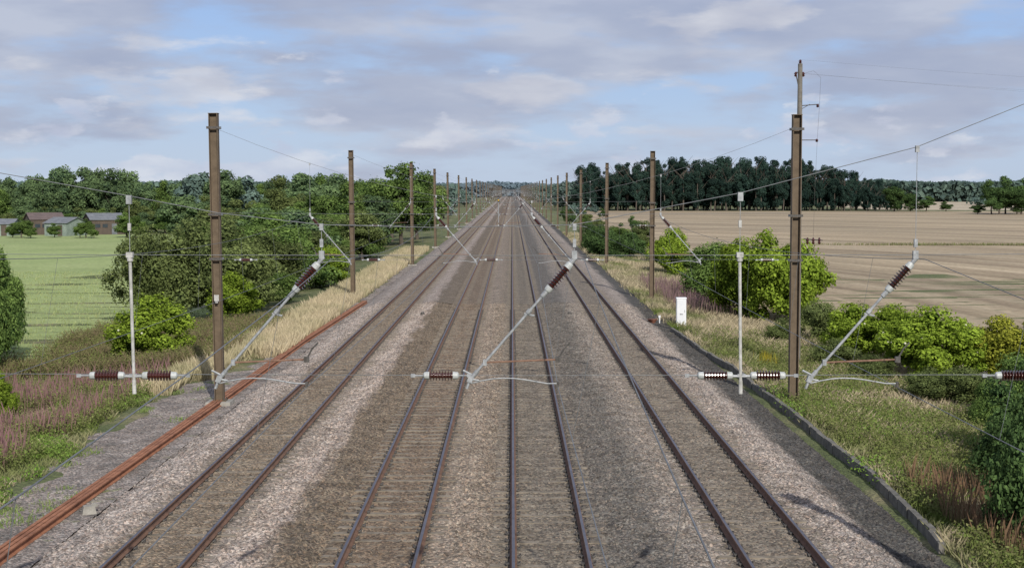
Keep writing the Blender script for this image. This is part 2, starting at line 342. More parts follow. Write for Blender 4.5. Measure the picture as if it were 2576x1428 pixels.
# ------------------------------------------------------------ masts
def mast_parts(e,H=10.55):
    mb=MB(); w=.32; d=.32; t=.025
    mb.box((-w/2+t/2,0,H/2),(t,d,H),'mast'); mb.box((w/2-t/2,0,H/2),(t,d,H),'mast'); mb.box((0,.02,H/2),(w-2*t,.03,H),'mast'); mb.box((0,0,H+.01),(w+.03,d+.02,.02),'mast')
    parts=[mb.obj('post',e)]
    mb=MB(); mb.box((0,0,.05),(.95,.9,.3),'conc',None,.93); mb.box((0,0,.215),(.5,.48,.03),'mast')
    for sx_ in (-1,1):
        for sy in (-1,1): mb.tube((sx_*.2,sy*.19,.22),(sx_*.2,sy*.19,.32),.018,'dark',6)
    parts.append(mb.obj('footing',e))
    for z in (H-.5,6.95,5.35):
        mb=MB()
        mb.box((0,-.185,z),(.46,.03,.09),'dark'); mb.box((0,.185,z),(.46,.03,.09),'dark')
        mb.box((.215,0,z),(.03,.36,.07),'galv'); mb.box((-.215,0,z),(.03,.36,.07),'galv')
        parts.append(mb.obj('clamp',e))
    return parts
Ys=[20,53,103.5,150,197,240,287]+[335+48*i for i in range(26)]
XL=[-11.2,-10.6,-11.2,-10.15,-10.25,-10.4,-10.3]; XR=[10.9,10.2,9.85,9.65,9.2,8.9,8.9]
e0=empty('overhead_line_mast'); base_parts=mast_parts(e0)
masts=[]
for i,Y in enumerate(Ys):
    for s in (0,1):
        X=(XL[i] if i<len(XL) else -10.3) if s==0 else (XR[i] if i<len(XR) else 8.9)
        if not masts: e=e0
        else:
            e=e0.copy(); COL.objects.link(e)
            for bp in base_parts:
                c=bp.copy(); c.parent=e; COL.objects.link(c)
        masts.append(e)
        e.location=(X,Y,-.4 if s==0 else -.45); e.rotation_euler=(0,math.radians(-.55 if s==0 else .1),0)
        tag(e,'tall brown steel overhead line mast beside '+('dry grass verge' if s==0 else 'green bushes'),'mast','masts along the railway')
        if i==1 and s==0:
            e['label']='tall brown steel mast with small white plate beside rusty rails'
            mb=MB(); mb.box((0,-.19,3.95),(.17,.02,.22),'white'); mb.box((0,-.195,3.8),(.1,.02,.07),'white'); mb.obj('number_plate',e)
# ------------------------------------------------------------ headspans
def insulator(p0,p1,e,name='insulator',r=.075,n=8,seg=14):
    mb=MB(); p0=Vector(p0); p1=Vector(p1); a=p0.lerp(p1,.17); b=p0.lerp(p1,.83)
    pr=[(0,.035)]
    for i in range(n):
        t0=i/n; pr+=[(t0+.02/1,.035),(t0+.45/n,r),(t0+.6/n,r*.96),(t0+.7/n,.036)]
    pr.append((1,.035)); mb.lathe(a,b,pr,'ins',seg)
    mb.lathe(p0,a,[(0,.02),(.15,.045),(.3,.05),(.9,.055),(1,.055)],'cap',seg); mb.lathe(b,p1,[(0,.055),(.1,.055),(.7,.05),(.85,.045),(1,.02)],'cap',seg)
    return mb.obj(name,e,smooth=False)
def strut(e,x,s):
    top=Vector((x+s*.22,0,6.5)); bot=Vector((x-s*1.2,0,4.86)); d=bot-top
    ce=empty('registration_arm',(0,0,0)); ce.parent=e
    p=lambda t: tuple(top+d*t)
    insulator(p(.03),p(.27),ce)
    mb=MB()
    mb.tube(p(.25),p(.97),.019,'galv',10); mb.tube(p(.25),p(.31),.034,'galv',10); mb.tube(p(.42),p(.45),.034,'galv',10); mb.tube(p(.93),p(1.0),.03,'galv',10)
    mb.tube(p(-.02),p(.04),.03,'galv',8)
    j=Vector(p(.44)); mb.tube(j+Vector((-.06,0,-.02)),j+Vector((.08,0,-.05)),.015,'galv',6)
    mb.box(p(1.0),(.07,.06,.09),'galv',Matrix.Rotation(.4*s,3,'Y')); mb.box(tuple(Vector(p(.0))+Vector((0,0,.06))),(.07,.06,.11),'galv')
    mb.poly([tuple(Vector(p(1.0))+Vector((-s*.05,0,-.13))),p(1.0)],.02,'galv',6); mb.poly([(p(1.0)[0]-s*.1,0,4.98),p(.97)],.016,'galv',5)
    mb.obj('strut',ce)
    mb=MB()
    a=Vector(p(.86)); mb.tube(a,(x-s*.02,0,5.13),.013,'rustrod',6); mb.box((x,0,5.13),(.07,.05,.08),'dark'); mb.box(tuple(a),(.05,.06,.08),'galv')
    mb.poly([(x,0,5.13),(x+s*.08,0,5.28),(x+s*.16,0,5.36)],.012,'dark',5)
    mb.obj('stay_rod',ce)
    mb=MB(); b0=Vector(p(1.0)); pts=[]
    for i in range(9):
        t=i/8; xx=b0.x+(x-b0.x)*t; pts.append((xx,0,4.80+.09*math.sin(math.pi*min(1,t*1.15))*(1-t*.4)))
    mb.poly(pts,.010,'galv',6); mb.box((x,0,4.79),(.03,.05,.07),'dark'); mb.poly([(b0.x,0,b0.z),(b0.x+s*.12,0,4.84)],.016,'galv',6)
    mb.obj('steady_arm',ce)
    return ce
def headspan(Y,xl,xr,s,near=False,lod=0):
    e=empty('headspan',(0,Y,0)); tag(e,'insulated steel headspan wires stretched across four railway tracks','headspan','headspans over the tracks')
    if near:
        ctl=[(xl,9.4),(-7.0,7.68),(-5.2,7.36),(-4,7.13),(-2.6,6.97),(-1,6.93),(.85,6.97),(3.1,7.4),(5.48,8.02),(7,8.63),(xr,10.1)]
    else:
        ctl=[]
        for i in range(15):
            x=xl+(xr-xl)*i/14; u=(x+.3)/10.4; ctl.append((x,6.95+abs(u)**1.6*2.7))
    hz=lambda x: float(np.interp(x,[c[0] for c in ctl],[c[1] for c in ctl]))
    wr=.0055 if Y<60 else .007
    mb=MB(); mb.poly([(x,0,z) for x,z in ctl],wr,'wire',5); h=mb.obj('span_wire',e)
    mb=MB(); mb.poly([(xl,0,6.6),(xl*.5,0,6.56),(0,0,6.55),(xr*.5,0,6.56),(xr,0,6.6)],wr*.8,'wire',5); mb.obj('upper_cross_wire',e)
    mb=MB(); mb.poly([(xl,0,4.95),(0,0,4.91),(xr,0,4.93)],wr*.8,'wire',5); mb.obj('lower_cross_wire',e)
    for t in TR:
        x=t+s*.07; mb=MB(); mb.poly([(x,0,hz(x)),(x,0,6.6)],.0045,'galv',5); mb.box((x,0,hz(x)-.03),(.05,.05,.09),'galv'); mb.box((x,0,6.72),(.045,.05,.11),'galv'); mb.obj('dropper_wire',e)
    if near:
        for x in (-5.2,3.1):
            mb=MB(); mb.poly([(x,0,hz(x)),(x,0,6.6)],.0045,'galv',5); mb.box((x,0,hz(x)-.05),(.07,.06,.12),'galv'); mb.box((x,0,hz(x)-.42),(.04,.04,.10),'white'); mb.obj('dropper_wire',e)
        for x in (-5.2,3.1):
            mb=MB(); mb.lathe((x,0,6.55),(x+.03,0,4.66),[(0,.04),(.04,.04),(.045,.022),(.9,.022),(.905,.028),(1,.028)],'white',10)
            mb.box((x,0,6.56),(.09,.08,.07),'white'); mb.tube((x-.14,0,4.90),(x+.2,0,4.90),.018,'galv',8); mb.obj('drop_tube',e)
    il=[-5.54,-4.82,-.97,2.78,3.5,6.85,-9.6] if near else [-9.6,-5.0,-.75,2.9,9.2]
    for x in il:
        insulator((x-.245,0,4.91),(x+.245,0,4.91),e)
        for q in (-1,1):
            mb=MB(); mb.tube((x+q*.245,0,4.91),(x+q*.36,0,4.91),.012,'galv',6); mb.box((x+q*.385,0,4.91),(.06,.03,.045),'galv'); mb.obj('turnbuckle',e)
    for t in TR: strut(e,t-s*.15,s)
    return e
headspan(20,XL[0],XR[0],1,True)
h2=headspan(53,XL[1],XR[1],-1)
h3=headspan(103.5,XL[2],XR[2],1)
def deepcopy(o,loc):
    def rec(a,par):
        c=a.copy(); COL.objects.link(c)
        if par: c.parent=par
        for k in a.children: rec(k,c)
        return c
    c=rec(o,None); c.location=loc; return c
for i in range(3,10):
    c=deepcopy(h2 if i%2 else h3,(0,Ys[i],0)); c.scale=(.97,1,1)
mb=MB()
for z,r_ in ((6.55,.013),(4.91,.013)): mb.poly([(-10.3,0,z),(8.9,0,z)],r_,'wire',4)
mb.poly([(-10.3+19.2*i/14,0,6.95+abs((-10.3+19.2*i/14+.3)/10.4)**1.6*2.65) for i in range(15)],.013,'wire',4)
for t in TR: mb.tube((t-.2,0,6.5),(t+1.1,0,4.86),.03,'galv',5); mb.tube((t+1.1,0,4.9),(t,0,4.8),.02,'galv',4); mb.tube((t,0,7.2),(t,0,6.5),.01,'galv',4)
fh=mb.obj('headspan'); fh.location=(0,Ys[10],0); tag(fh,'insulated steel headspan wires stretched across four railway tracks','headspan','headspans over the tracks')
for i in range(11,len(Ys)):
    c=fh.copy(); COL.objects.link(c); c.location=(0,Ys[i],0)
sup=[-30]+Ys[:20]
for k,t in enumerate(TR):
    e=empty('overhead_line',(0,0,0)); tag(e,'contact and catenary wires hung above one railway track','overhead line','overhead lines above the tracks')
    cw=[];mw=[];dr=MB()
    for i in range(len(sup)-1):
        y0,y1=sup[i],sup[i+1]; s0=(1 if i%2==1 else -1); 
        xa=t-s0*.15; xb=t+s0*.15; ma_=t+s0*.2; mb_=t-s0*.2
        n=12 if y0<200 else 4
        for j in range(n):
            f=j/n; y=y0+(y1-y0)*f; sg=4*f*(1-f); L2=((y1-y0)/50)**2
            cw.append((xa+(xb-xa)*f,y,4.75-.04*sg)); mw.append((ma_+(mb_-ma_)*f,y,6.5-.85*sg*L2))
            if y0<150 and j in (1,3,5,7,9,11): dr.poly([mw[-1],cw[-1]],.0025,'wire',4)
    a=MB(); a.poly(cw,.006,'wire',5); a.obj('contact_wire',e)
    a=MB(); a.poly(mw,.0055,'wire',5); a.obj('catenary_wire',e)
    o=dr.obj('dropper_wires',e); o['kind']='stuff'
# ------------------------------------------------------------ utility pole
pb=atY(2004,900,66); pe=empty('utility_pole',(pb[0],66,-1)); tag(pe,'tall weathered wooden utility pole with insulators beside the railway mast','utility pole')
Z=lambda py: atY(2000,py,66)[2]+1
mb=MB(); mb.lathe((0,0,0),(0,0,Z(160)),[(0,.17),(1,.10)],'wood',12); mb.obj('pole',pe)
mb=MB(); mb.poly([(-.18,0,Z(182)),(-.05,0,Z(182)),(.12,0,Z(186))],.03,'dark',6); mb.poly([(-.17,0,Z(190)),(-.08,-.02,Z(215)),(0,-.08,Z(218))],.025,'dark',6)
mb.poly([(0,0,Z(266)),(.85,0,Z(262))],.022,'dark',6); mb.poly([(.05,0,Z(275)),(.45,0,Z(262))],.015,'dark',6)
mb.poly([(0,0,Z(352)),(.82,0,Z(352))],.022,'dark',6); mb.poly([(.25,0,Z(600)),(1.1,0,Z(604))],.03,'dark',6); mb.obj('cross_arm',pe)
for (x,a,b_) in ((0,150,160),(-.2,181,193),(.14,181,193),(.8,262,270),(.78,349,357),(.42,597,614),(.68,597,614),(.95,597,614)):
    m2=MB(); m2.lathe((x,0,Z(b_)),(x,0,Z(a)),[(0,.03),(.3,.075),(.45,.04),(.6,.08),(.8,.05),(1,.03)],'ins',8); m2.obj('pole_insulator',pe)
mb=MB(); mb.poly([(.14,0,Z(185)),(.6,0,Z(178)),(.92,0,Z(195)),(.88,0,Z(262)),(.80,0,Z(352)),(.72,0,Z(480)),(.68,0,Z(600))],.005,'dark',5); mb.obj('jumper_cable',pe)
def wire(a,b,sag,r=.01,n=20):
    a=Vector(a);b=Vector(b);mb=MB();mb.poly([(a.lerp(b,i/n)-Vector((0,0,sag*4*(i/n)*(1-i/n)))) for i in range(n+1)],r,'wire',4)
    return mb.obj('power_line')
for dx,pz,rz in ((0,150,150),(-.2,184,178),(.14,184,215)):
    a=(pb[0]+dx,66,Z(pz)-1)
    tag(wire(a,(a[0]+75,80,atY(2576,rz,66)[2]-.2),1.2,.0025),'thin overhead power cable strung from wooden pole','power line','power cables on wooden pole')
# ------------------------------------------------------------ cabinet, bucket, marker, signal
p=atZ(1713,822,-.4); ce=empty('trackside_cabinet',(p[0],p[1],-.42)); tag(ce,'tall narrow white metal trackside cabinet on grassy edge','cabinet')
mb=MB(); mb.box((0,0,.86),(.54,.42,1.6),'cab'); mb.box((0,0,.04),(.60,.5,.1),'conc'); mb.box((0,0,1.69),(.60,.48,.06),'cab',None,.95); mb.obj('housing',ce)
mb=MB(); mb.box((0,-.222,.88),(.46,.016,1.45),'cab'); mb.box((.18,-.235,.95),(.03,.02,.14),'galv'); mb.obj('door',ce)
mb=MB()
for i,q in enumerate((-.08,-.045,-.01,.03,.07)): mb.box((q,-.234,.78),(.02,.006,.06+.015*(i%2)),'black')
o=mb.obj('sign_lettering',ce)
p=atZ(1641,812,-.25); mb=MB(); mb.lathe((0,0,0),(0,0,.26),[(0,.16),(.15,.17),(.8,.26),(.85,.3),(1,.3)],'terra',16); mb.poly([(-.28,0,.22),(-.2,0,.34),(.2,0,.34),(.28,0,.22)],.012,'dark',5)
tag(mb.obj('bucket',None,(p[0],p[1],-.27)),'low round reddish brown tub on dark gravel','bucket')
p=atZ(1659,812,-.25); mb=MB(); mb.tube((0,0,0),(0,0,.42),.035,'cab',8); mb.box((0,-.01,.40),(.12,.03,.14),'cab'); tag(mb.obj('marker_post',None,(p[0],p[1],-.27)),'short white marker post in dark gravel','marker post')
for px,yy in ((1063,100),(1433,100)):
    p=atZ(px,793,0); mb=MB(); mb.lathe((0,0,0),(0,0,.22),[(0,.13),(.5,.12),(.8,.11),(1,.08)],'dark',10); mb.box((0,0,.02),(.34,.34,.05),'conc'); tag(mb.obj('ground_marker',None,(p[0],p[1],.0)),'small dark round marker on ballast between tracks','marker','small markers between tracks')
M['amber']=simple('amber_lens',(.5,.30,.02),(.55,.34,.03),2,.4,0,0)
sx0=atY(1254,498,330); se=empty('signal_post',(sx0[0],330,-.1)); tag(se,'trackside colour light signal showing amber on dark post','signal')
mb=MB(); mb.tube((0,0,0),(0,0,5.3),.09,'galv',8); mb.obj('post',se); mb=MB(); mb.box((0,0,5.3),(.5,.25,1.3),'black'); mb.box((0,-.2,6.0),(.45,.35,.04),'black'); mb.obj('signal_head',se)
mb=MB(); mb.lathe((0,-.13,5.1),(0,-.2,5.1),[(0,.2),(1,.18)],'amber',14); mb.obj('lamp',se)
# ------------------------------------------------------------ sheds
M['wall_pale']=simple('pale_green_boards',(.15,.19,.165),(.25,.30,.26),1.5,.8)
M['wall_brown']=simple('brown_boards',(.07,.055,.045),(.12,.09,.07),1.5,.9)
M['roof_grey']=simple('grey_sheet_roof',(.11,.12,.135),(.19,.20,.215),1.2,.8)
M['roof_red']=simple('brown_sheet_roof',(.10,.075,.07),(.15,.11,.10),1.2,.8)
M['glass']=simple('window_glass',(.03,.04,.05),(.06,.07,.08),1,.1,0,0)
def shed(px,py,w,d,hw,hr,wall,roof,label,ang=0):
    p=atZ(px,py,-1); e=empty('shed',(p[0],p[1],-1)); e.rotation_euler=(0,0,ang); tag(e,label,'shed','sheds beside the meadow')
    mb=MB(); mb.box((0,0,hw/2),(w,d,hw),wall); mb.add([(-w/2,-d/2,hw),(-w/2,d/2,hw),(-w/2,0,hw+hr-.05),(w/2,-d/2,hw),(w/2,d/2,hw),(w/2,0,hw+hr-.05)],[(0,1,2),(5,4,3)],wall); mb.obj('wall',e)
    mb=MB()
    for s in (-1,1):
        a=.25; mb.add([(-w/2-a,s*(d/2+a),hw-.1),(w/2+a,s*(d/2+a),hw-.1),(w/2+a,0,hw+hr),(-w/2-a,0,hw+hr),(-w/2-a,s*(d/2+a),hw-.02),(w/2+a,s*(d/2+a),hw-.02),(w/2+a,0,hw+hr+.1),(-w/2-a,0,hw+hr+.1)],[(3,2,1,0),(4,5,6,7),(0,1,5,4),(1,2,6,5),(3,0,4,7)],roof)
    mb.obj('roof',e)
    mb=MB(); mb.box((w*.2,-d/2-.02,1.0),(1.0,.06,2.0),'wall_brown' if wall!='wall_brown' else 'roof_grey'); mb.obj('door',e)
    for q in (-.3,-.08):
        mb=MB(); mb.box((w*q,-d/2-.02,hw*.58),(1.1,.05,.8),wall); mb.box((w*q,-d/2-.05,hw*.58),(.95,.03,.66),'glass'); mb.obj('window',e)
shed(8,592,5,5,2.2,.8,'wall_pale','roof_grey','pale green shed with grey roof at meadow edge')
shed(112,589,6,6,2.9,1.1,'wall_brown','roof_red','brown boarded shed with brown roof among trees',.5)
shed(166,592,4.8,6,2.4,.9,'wall_pale','roof_grey','pale green wooden shed with grey roof',-.35)
shed(262,588,6.2,6,2.8,1.1,'wall_brown','roof_grey','brown shed with grey sheet roof among trees',.5)
# ------------------------------------------------------------ vegetation
def crown(name,seed,W,Hh,z0,n,leaf,nl=14,mat='leaf_mid',lr=(.22,.38),squash=.8,up=.3,spread=.25,core=.42,stray=.06):
    r=np.random.default_rng(seed)
    d=r.normal(size=(nl,3)); d/=np.linalg.norm(d,axis=1)[:,None]; rad=r.uniform(.25,.8,nl)[:,None]
    C=d*rad; C[:,2]=C[:,2]*.5+.5
    half=W/2; C[:,0]*=half; C[:,1]*=half; 
    R=r.uniform(*lr,nl)*half*1.15
    C[:,2]=z0+ (C[:,2])*(Hh-z0); C[:,2]=np.clip(C[:,2],z0+R*.4,Hh-R*squash)
    C[0]=(r.uniform(-.3,.3)*half,0,Hh-R[0]*squash); 
    w=R**2; li=r.choice(nl,n,p=w/w.sum())
    dd=r.normal(size=(n,3)); dd/=np.linalg.norm(dd,axis=1)[:,None]
    k=9; sub=r.normal(size=(nl,k,3)); sub/=np.linalg.norm(sub,axis=2)[:,:,None]
    dots=np.einsum('nkj,nj->nk',sub[li],dd).max(1)
    rr=R[li]*(.55+.5*dots**3+ r.normal(0,.10,n)) 
    inner=r.random(n)<.16; rr=np.where(inner,rr*r.uniform(.5,.95,n),rr)
    st_=r.random(n)<stray; rr=np.where(st_&(dots>.85),rr*r.uniform(1.05,1.4,n),rr)
    P=C[li]+dd*rr[:,None]*np.array([1,1,squash]); 
    keep=P[:,2]>0.02; P=P[keep]; dd=dd[keep]; li=li[keep]; dots=dots[keep]; n=len(P)
    nrm=dd+r.normal(0,.55,(n,3)); nrm[:,2]+=up; nrm/=np.linalg.norm(nrm,axis=1)[:,None]
    t=np.cross(nrm,r.normal(size=(n,3))); t/=np.linalg.norm(t,axis=1)[:,None]; b=np.cross(nrm,t)
    sz=leaf*r.uniform(.5,1.4,n)[:,None]
    V=np.stack([P-t*sz,P-b*sz*.55+t*sz*.1,P+t*sz,P+b*sz*.55-t*sz*.1],1).reshape(-1,3)
    Fq=np.arange(4*n).reshape(n,4)
    lob=r.uniform(-.22,.22,nl)
    c=np.clip(.42+.5*(dots-.6)+lob[li]+r.normal(0,.22,n)+.14*dd[:,2],0,1)  # shading painted in: leaves darker in clump hollows, lighter facing up
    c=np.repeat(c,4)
    us=[];fs=[];off=len(V)
    for q in range(nl):
        m=6
        for a in range(m+1):
            for b2 in range(8):
                th=math.pi*a/m; ph=2*math.pi*b2/8; rq=R[q]*core
                us.append((C[q,0]+rq*math.sin(th)*math.cos(ph),C[q,1]+rq*math.sin(th)*math.sin(ph),max(.05,C[q,2]+rq*squash*math.cos(th))))
        base=off+q*(m+1)*8
        for a in range(m):
            for b2 in range(8): fs.append((base+a*8+b2,base+a*8+(b2+1)%8,base+(a+1)*8+(b2+1)%8,base+(a+1)*8+b2))
    V=np.concatenate([V,np.array(us)]); Fq=np.concatenate([Fq,np.array(fs)]); c=np.concatenate([c,np.zeros(len(us))])  # cores take the darkest tone, painting the shade inside the crown
    return np_mesh(name,V,Fq,M[mat],np.repeat(c[:,None],3,1),False)
def trunk(seed,H,r0,mat='bark',limbs=5):
    R_=random.Random(seed); mb=MB(); pts=[(0,0,0)]; x=y=0
    for i in range(1,6): x+=R_.uniform(-.15,.15); y+=R_.uniform(-.15,.15); pts.append((x,y,H*i/5))
    for i in range(5): mb.tube(pts[i],pts[i+1],r0*(1-i*.17),mat,8,r0*(1-(i+1)*.17))
    for i in range(limbs):
        a=R_.uniform(0,6.28); z=H*R_.uniform(.35,.85); l=H*R_.uniform(.2,.38); b=pts[min(4,int(z/H*5))]
        m=(b[0]+math.cos(a)*l*.5,b[1]+math.sin(a)*l*.5,z+l*.45); mb.tube((b[0],b[1],z),m,r0*.35,mat,6,r0*.22); mb.tube(m,(b[0]+math.cos(a)*l,b[1]+math.sin(a)*l,z+l*.9),r0*.22,mat,6,r0*.08)
    o=mb.obj('trunk'); me=o.data; bpy.data.objects.remove(o); return me
TV={}
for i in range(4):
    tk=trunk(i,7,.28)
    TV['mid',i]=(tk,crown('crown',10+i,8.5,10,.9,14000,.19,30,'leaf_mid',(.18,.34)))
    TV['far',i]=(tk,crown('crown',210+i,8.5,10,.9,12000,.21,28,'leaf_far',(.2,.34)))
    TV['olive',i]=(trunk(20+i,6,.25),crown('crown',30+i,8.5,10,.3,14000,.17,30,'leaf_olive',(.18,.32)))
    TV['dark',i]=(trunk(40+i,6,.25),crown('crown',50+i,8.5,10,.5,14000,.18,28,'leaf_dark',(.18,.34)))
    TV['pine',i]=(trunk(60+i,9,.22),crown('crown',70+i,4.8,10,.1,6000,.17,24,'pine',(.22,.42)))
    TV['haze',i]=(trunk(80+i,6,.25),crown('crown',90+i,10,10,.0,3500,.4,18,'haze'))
def tree(kind,x,y,h,wf=1.0,name='tree',label=None,group=None,z=-1.05):
    i=random.randrange(4); t,c=TV[kind,i]; e=empty(name,(x,y,z)); s=h/10
    e.scale=(s*wf,s*wf,s); e.rotation_euler=(0,0,random.uniform(0,6.28))
    link(t,'trunk',(0,0,0),e); link(c,'crown',(0,0,0),e)
    tag(e,label,'tree',group); return e
def toph(py,Y): return atY(1288,py,Y)[2]+1
for i in range(32):
    px=-30+i*31+random.uniform(-10,10); Y=random.uniform(300,335); top=random.choice([448,456,442,462,452])
    if 130<px<330: top=random.uniform(418,434)
    if 480<px<580: top=random.uniform(430,442)
    if 330<px<470: top=random.uniform(450,464)
    if 590<px<690: top=random.uniform(448,464)
    if 690<px<880: top=random.uniform(432,454)
    p=atY(px,500,Y)
    tree(random.choice(['far','far','mid']),p[0],Y,toph(top,Y)*1.03,random.uniform(.85,1.15),'broadleaf_tree','full green broadleaf tree in line behind meadow','trees behind the meadow')
for i in range(28):
    px=5+i*17+random.uniform(-8,8); Y=random.uniform(280,294); 
    p=atY(px,500,Y); tree(random.choice(['mid','olive','far']),p[0],Y,random.uniform(3.5,6.5) if not 60<px<300 else random.uniform(4,5.5),1.5,'hedge_tree','small rounded green tree at meadow edge','trees at the meadow edge')
for px,Y,h in ((52,256,3.6),(135,258,2.6),(215,256,3.4),(318,258,4.5),(30,257,2.6),(200,255,2.6),(340,255,4),(235,254,2.0),(75,254,2.4)):
    p=atY(px,500,Y); tree('mid',p[0],Y,h,1.3,'hedge_tree','small rounded green tree at meadow edge','trees at the meadow edge')
for i in range(80):
    Y=random.uniform(118,285); xl_=np.interp(Y,[118,160,200,285],[-24,-34,-45,-66])
    x=random.uniform(xl_,-17); h=random.uniform(3.2,6.8)
    if Y>200: h+=1.2
    tree(random.choice(['mid','olive','mid','far'] if Y<200 else ['mid','far','olive']),x,Y,h,1.35,'thicket_tree','small dense green tree in railway side thicket','thicket trees beside the railway')
for px,Y,top,k in ((1010,215,416,'mid'),(985,235,425,'mid'),(1050,235,432,'mid'),(760,240,440,'far'),(840,250,440,'far'),(925,215,468,'mid'),(1075,290,444,'olive'),(720,230,448,'olive'),(870,200,462,'mid'),(560,300,430,'far'),(620,310,446,'haze'),(505,300,440,'haze')):
    p=atY(px,500,Y); tree(k,p[0],Y,toph(top,Y)*1.04,1.0,'broadleaf_tree','tall green broadleaf tree beside the railway','tall trees beside the railway')
for i in range(34):
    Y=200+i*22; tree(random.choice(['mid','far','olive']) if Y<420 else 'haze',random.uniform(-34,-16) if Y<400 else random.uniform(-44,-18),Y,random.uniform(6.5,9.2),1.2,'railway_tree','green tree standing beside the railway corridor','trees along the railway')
for i in range(34):
    Y=190+i*26; x=random.uniform(13.5,17) if Y<400 else random.uniform(14,30)
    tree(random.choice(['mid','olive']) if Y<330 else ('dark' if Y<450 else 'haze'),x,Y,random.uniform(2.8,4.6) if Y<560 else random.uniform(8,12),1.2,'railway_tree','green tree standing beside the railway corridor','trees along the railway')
for i in range(180):
    row=i%6; px=1466+(i//6)*28.5+random.uniform(-12,12); Y=575+row*8+random.uniform(-3,3)
    top=np.interp(px,[1460,1500,1540,1600,1850,1990,2060,2150,2240,2300,2340],[422,412,422,404,398,404,414,434,450,478,490])+random.choice([-6,0,8,16,24])+random.uniform(-3,6)
    p=atY(px,500,Y); tree('pine',p[0],Y,toph(top,Y),random.uniform(.6,.95),'pine_tree','tall dark pine tree at stubble field edge','pine wood trees')
for px,Y,top,w in ((2495,500,450,.9),(2530,505,440,1.0),(2570,498,444,1.0),(2600,510,446,1.1),(2515,495,470,1.5),(2560,492,475,1.6),(2250,560,468,1.4),(2330,560,492,1.8),(2380,565,506,2),(2290,565,485,1.5),(2460,505,507,1.8)):
    p=atY(px,500,Y); tree('dark',p[0],Y,max(3,toph(top,Y)),w,'field_tree','dark rounded broadleaf tree at stubble field edge','trees at the field edge')
p=atZ(1595,588,-1); tree('dark',p[0],p[1],toph(541,p[1]),.9,'hawthorn_tree','small lone hawthorn tree in stubble field')
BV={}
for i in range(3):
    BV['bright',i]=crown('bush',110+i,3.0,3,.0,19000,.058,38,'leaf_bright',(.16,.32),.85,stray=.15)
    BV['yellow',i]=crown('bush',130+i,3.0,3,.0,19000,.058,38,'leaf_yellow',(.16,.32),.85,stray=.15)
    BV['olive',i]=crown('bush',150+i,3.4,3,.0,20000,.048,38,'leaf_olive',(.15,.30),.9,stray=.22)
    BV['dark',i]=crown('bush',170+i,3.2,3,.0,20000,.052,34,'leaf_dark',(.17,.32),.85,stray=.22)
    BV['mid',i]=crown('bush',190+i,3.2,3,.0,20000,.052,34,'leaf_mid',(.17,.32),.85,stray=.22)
def bush(kind,px,py,top,wpx,label,group='lineside bushes',name='bush',z=None):
    zz=-.9 if z is None else z
    p=atZ(px,py,zz); sc=F/p[1]; h=(py-top)/sc*1.12; w=wpx/sc*1.18
    o=link(BV[kind,random.randrange(3)],name,(p[0],p[1],zz-.1)); o.scale=(w/3.0,w/3.0,h/3.0); o.rotation_euler=(0,0,random.uniform(0,6.28))
    tag(o,label,'bush',group); return o
lb='bright green elder bush with dense leaves beside the railway'; ld='dark green dense bush beside the railway'; lo='large olive green willow bush beside the railway'
lf='bright green elder bush with pale flower heads on verge'
bush('bright',385,925,750,195,lf)
bush('bright',590,815,692,145,lb); bush('bright',825,730,625,130,lb)
for a in ((370,810,590,190),(470,805,568,240),(580,790,568,250),(650,760,590,210),(720,735,585,220),(790,705,588,190)): bush('olive' if a[0]!=720 else 'mid',*a,lo)
for a in ((690,690,545,230),(760,665,552,200),(900,655,555,130),(850,650,555,150),(700,775,690,110)): bush('mid',*a,lo)
for a in ((0,905,640,130),(-35,950,636,160),(-15,850,645,100)): bush('mid',*a,ld)
bush('bright',0,1065,940,80,lb); bush('bright',-5,880,800,100,lb)
for a in ((1530,655,580,100),(1580,650,586,90),(1500,640,570,70),(1480,625,563,50)): bush('dark',*a,ld)
for a in ((1690,690,581,110),(1660,660,598,70)): bush('bright',*a,lb)
for a in ((1800,770,622,160),(1870,805,614,190),(1930,815,600,200),(2010,810,618,170),(1770,700,632,100)): bush('bright' if a[0] in(1870,2010,1930) else 'mid',*a,lb)
for a in ((2150,900,768,180),(2240,905,772,170),(2340,955,778,220),(2420,950,812,140),(2280,930,795,140)): bush('bright',*a,lf)
for a in ((2510,950,805,175),(2590,960,812,160)): bush('yellow',*a,'yellow green bush with dense leaves on verge')
for k_,a in (('mid',(2560,1070,900,160)),('dark',(2600,1190,900,230)),('mid',(2490,1080,960,100)),('dark',(2530,1230,1050,150)),('dark',(2590,1320,1010,230)),('olive',(2480,1210,1110,100)),('dark',(2540,1400,1200,140)),('dark',(2620,1440,1020,250))): bush(k_,*a,'large dark bush overhanging the grassy verge')
for a in ((2060,860,760,120),(2100,930,850,120),(1960,870,800,90),(2330,1010,925,130),(2420,1020,925,150),(2200,960,890,120)): bush('olive',*a,'low scrubby olive bush on verge')
FP=[]
for ob in [o for o in bpy.data.objects if o.get('label','')==lf]:
    me=ob.data; nv=len(me.vertices)
    for _ in range(14):
        v=me.vertices[random.randrange(0,nv//2)].co
        if v.z>1.0 : 
            w=ob.matrix_basis@v; FP.append((w.x,w.y-.06,w.z+.05))
M['petal']=simple('cream_flower',(.42,.43,.28),(.56,.55,.40),8,.9)
mb=MB()
for x,y,z in FP:
    mb.lathe((x,y+.03,z-.02),(x,y-.03,z+.03),[(0,.02),(.6,.055),(1,.045)],'petal',7)
o=mb.obj('elder_blossom'); o['kind']='stuff'
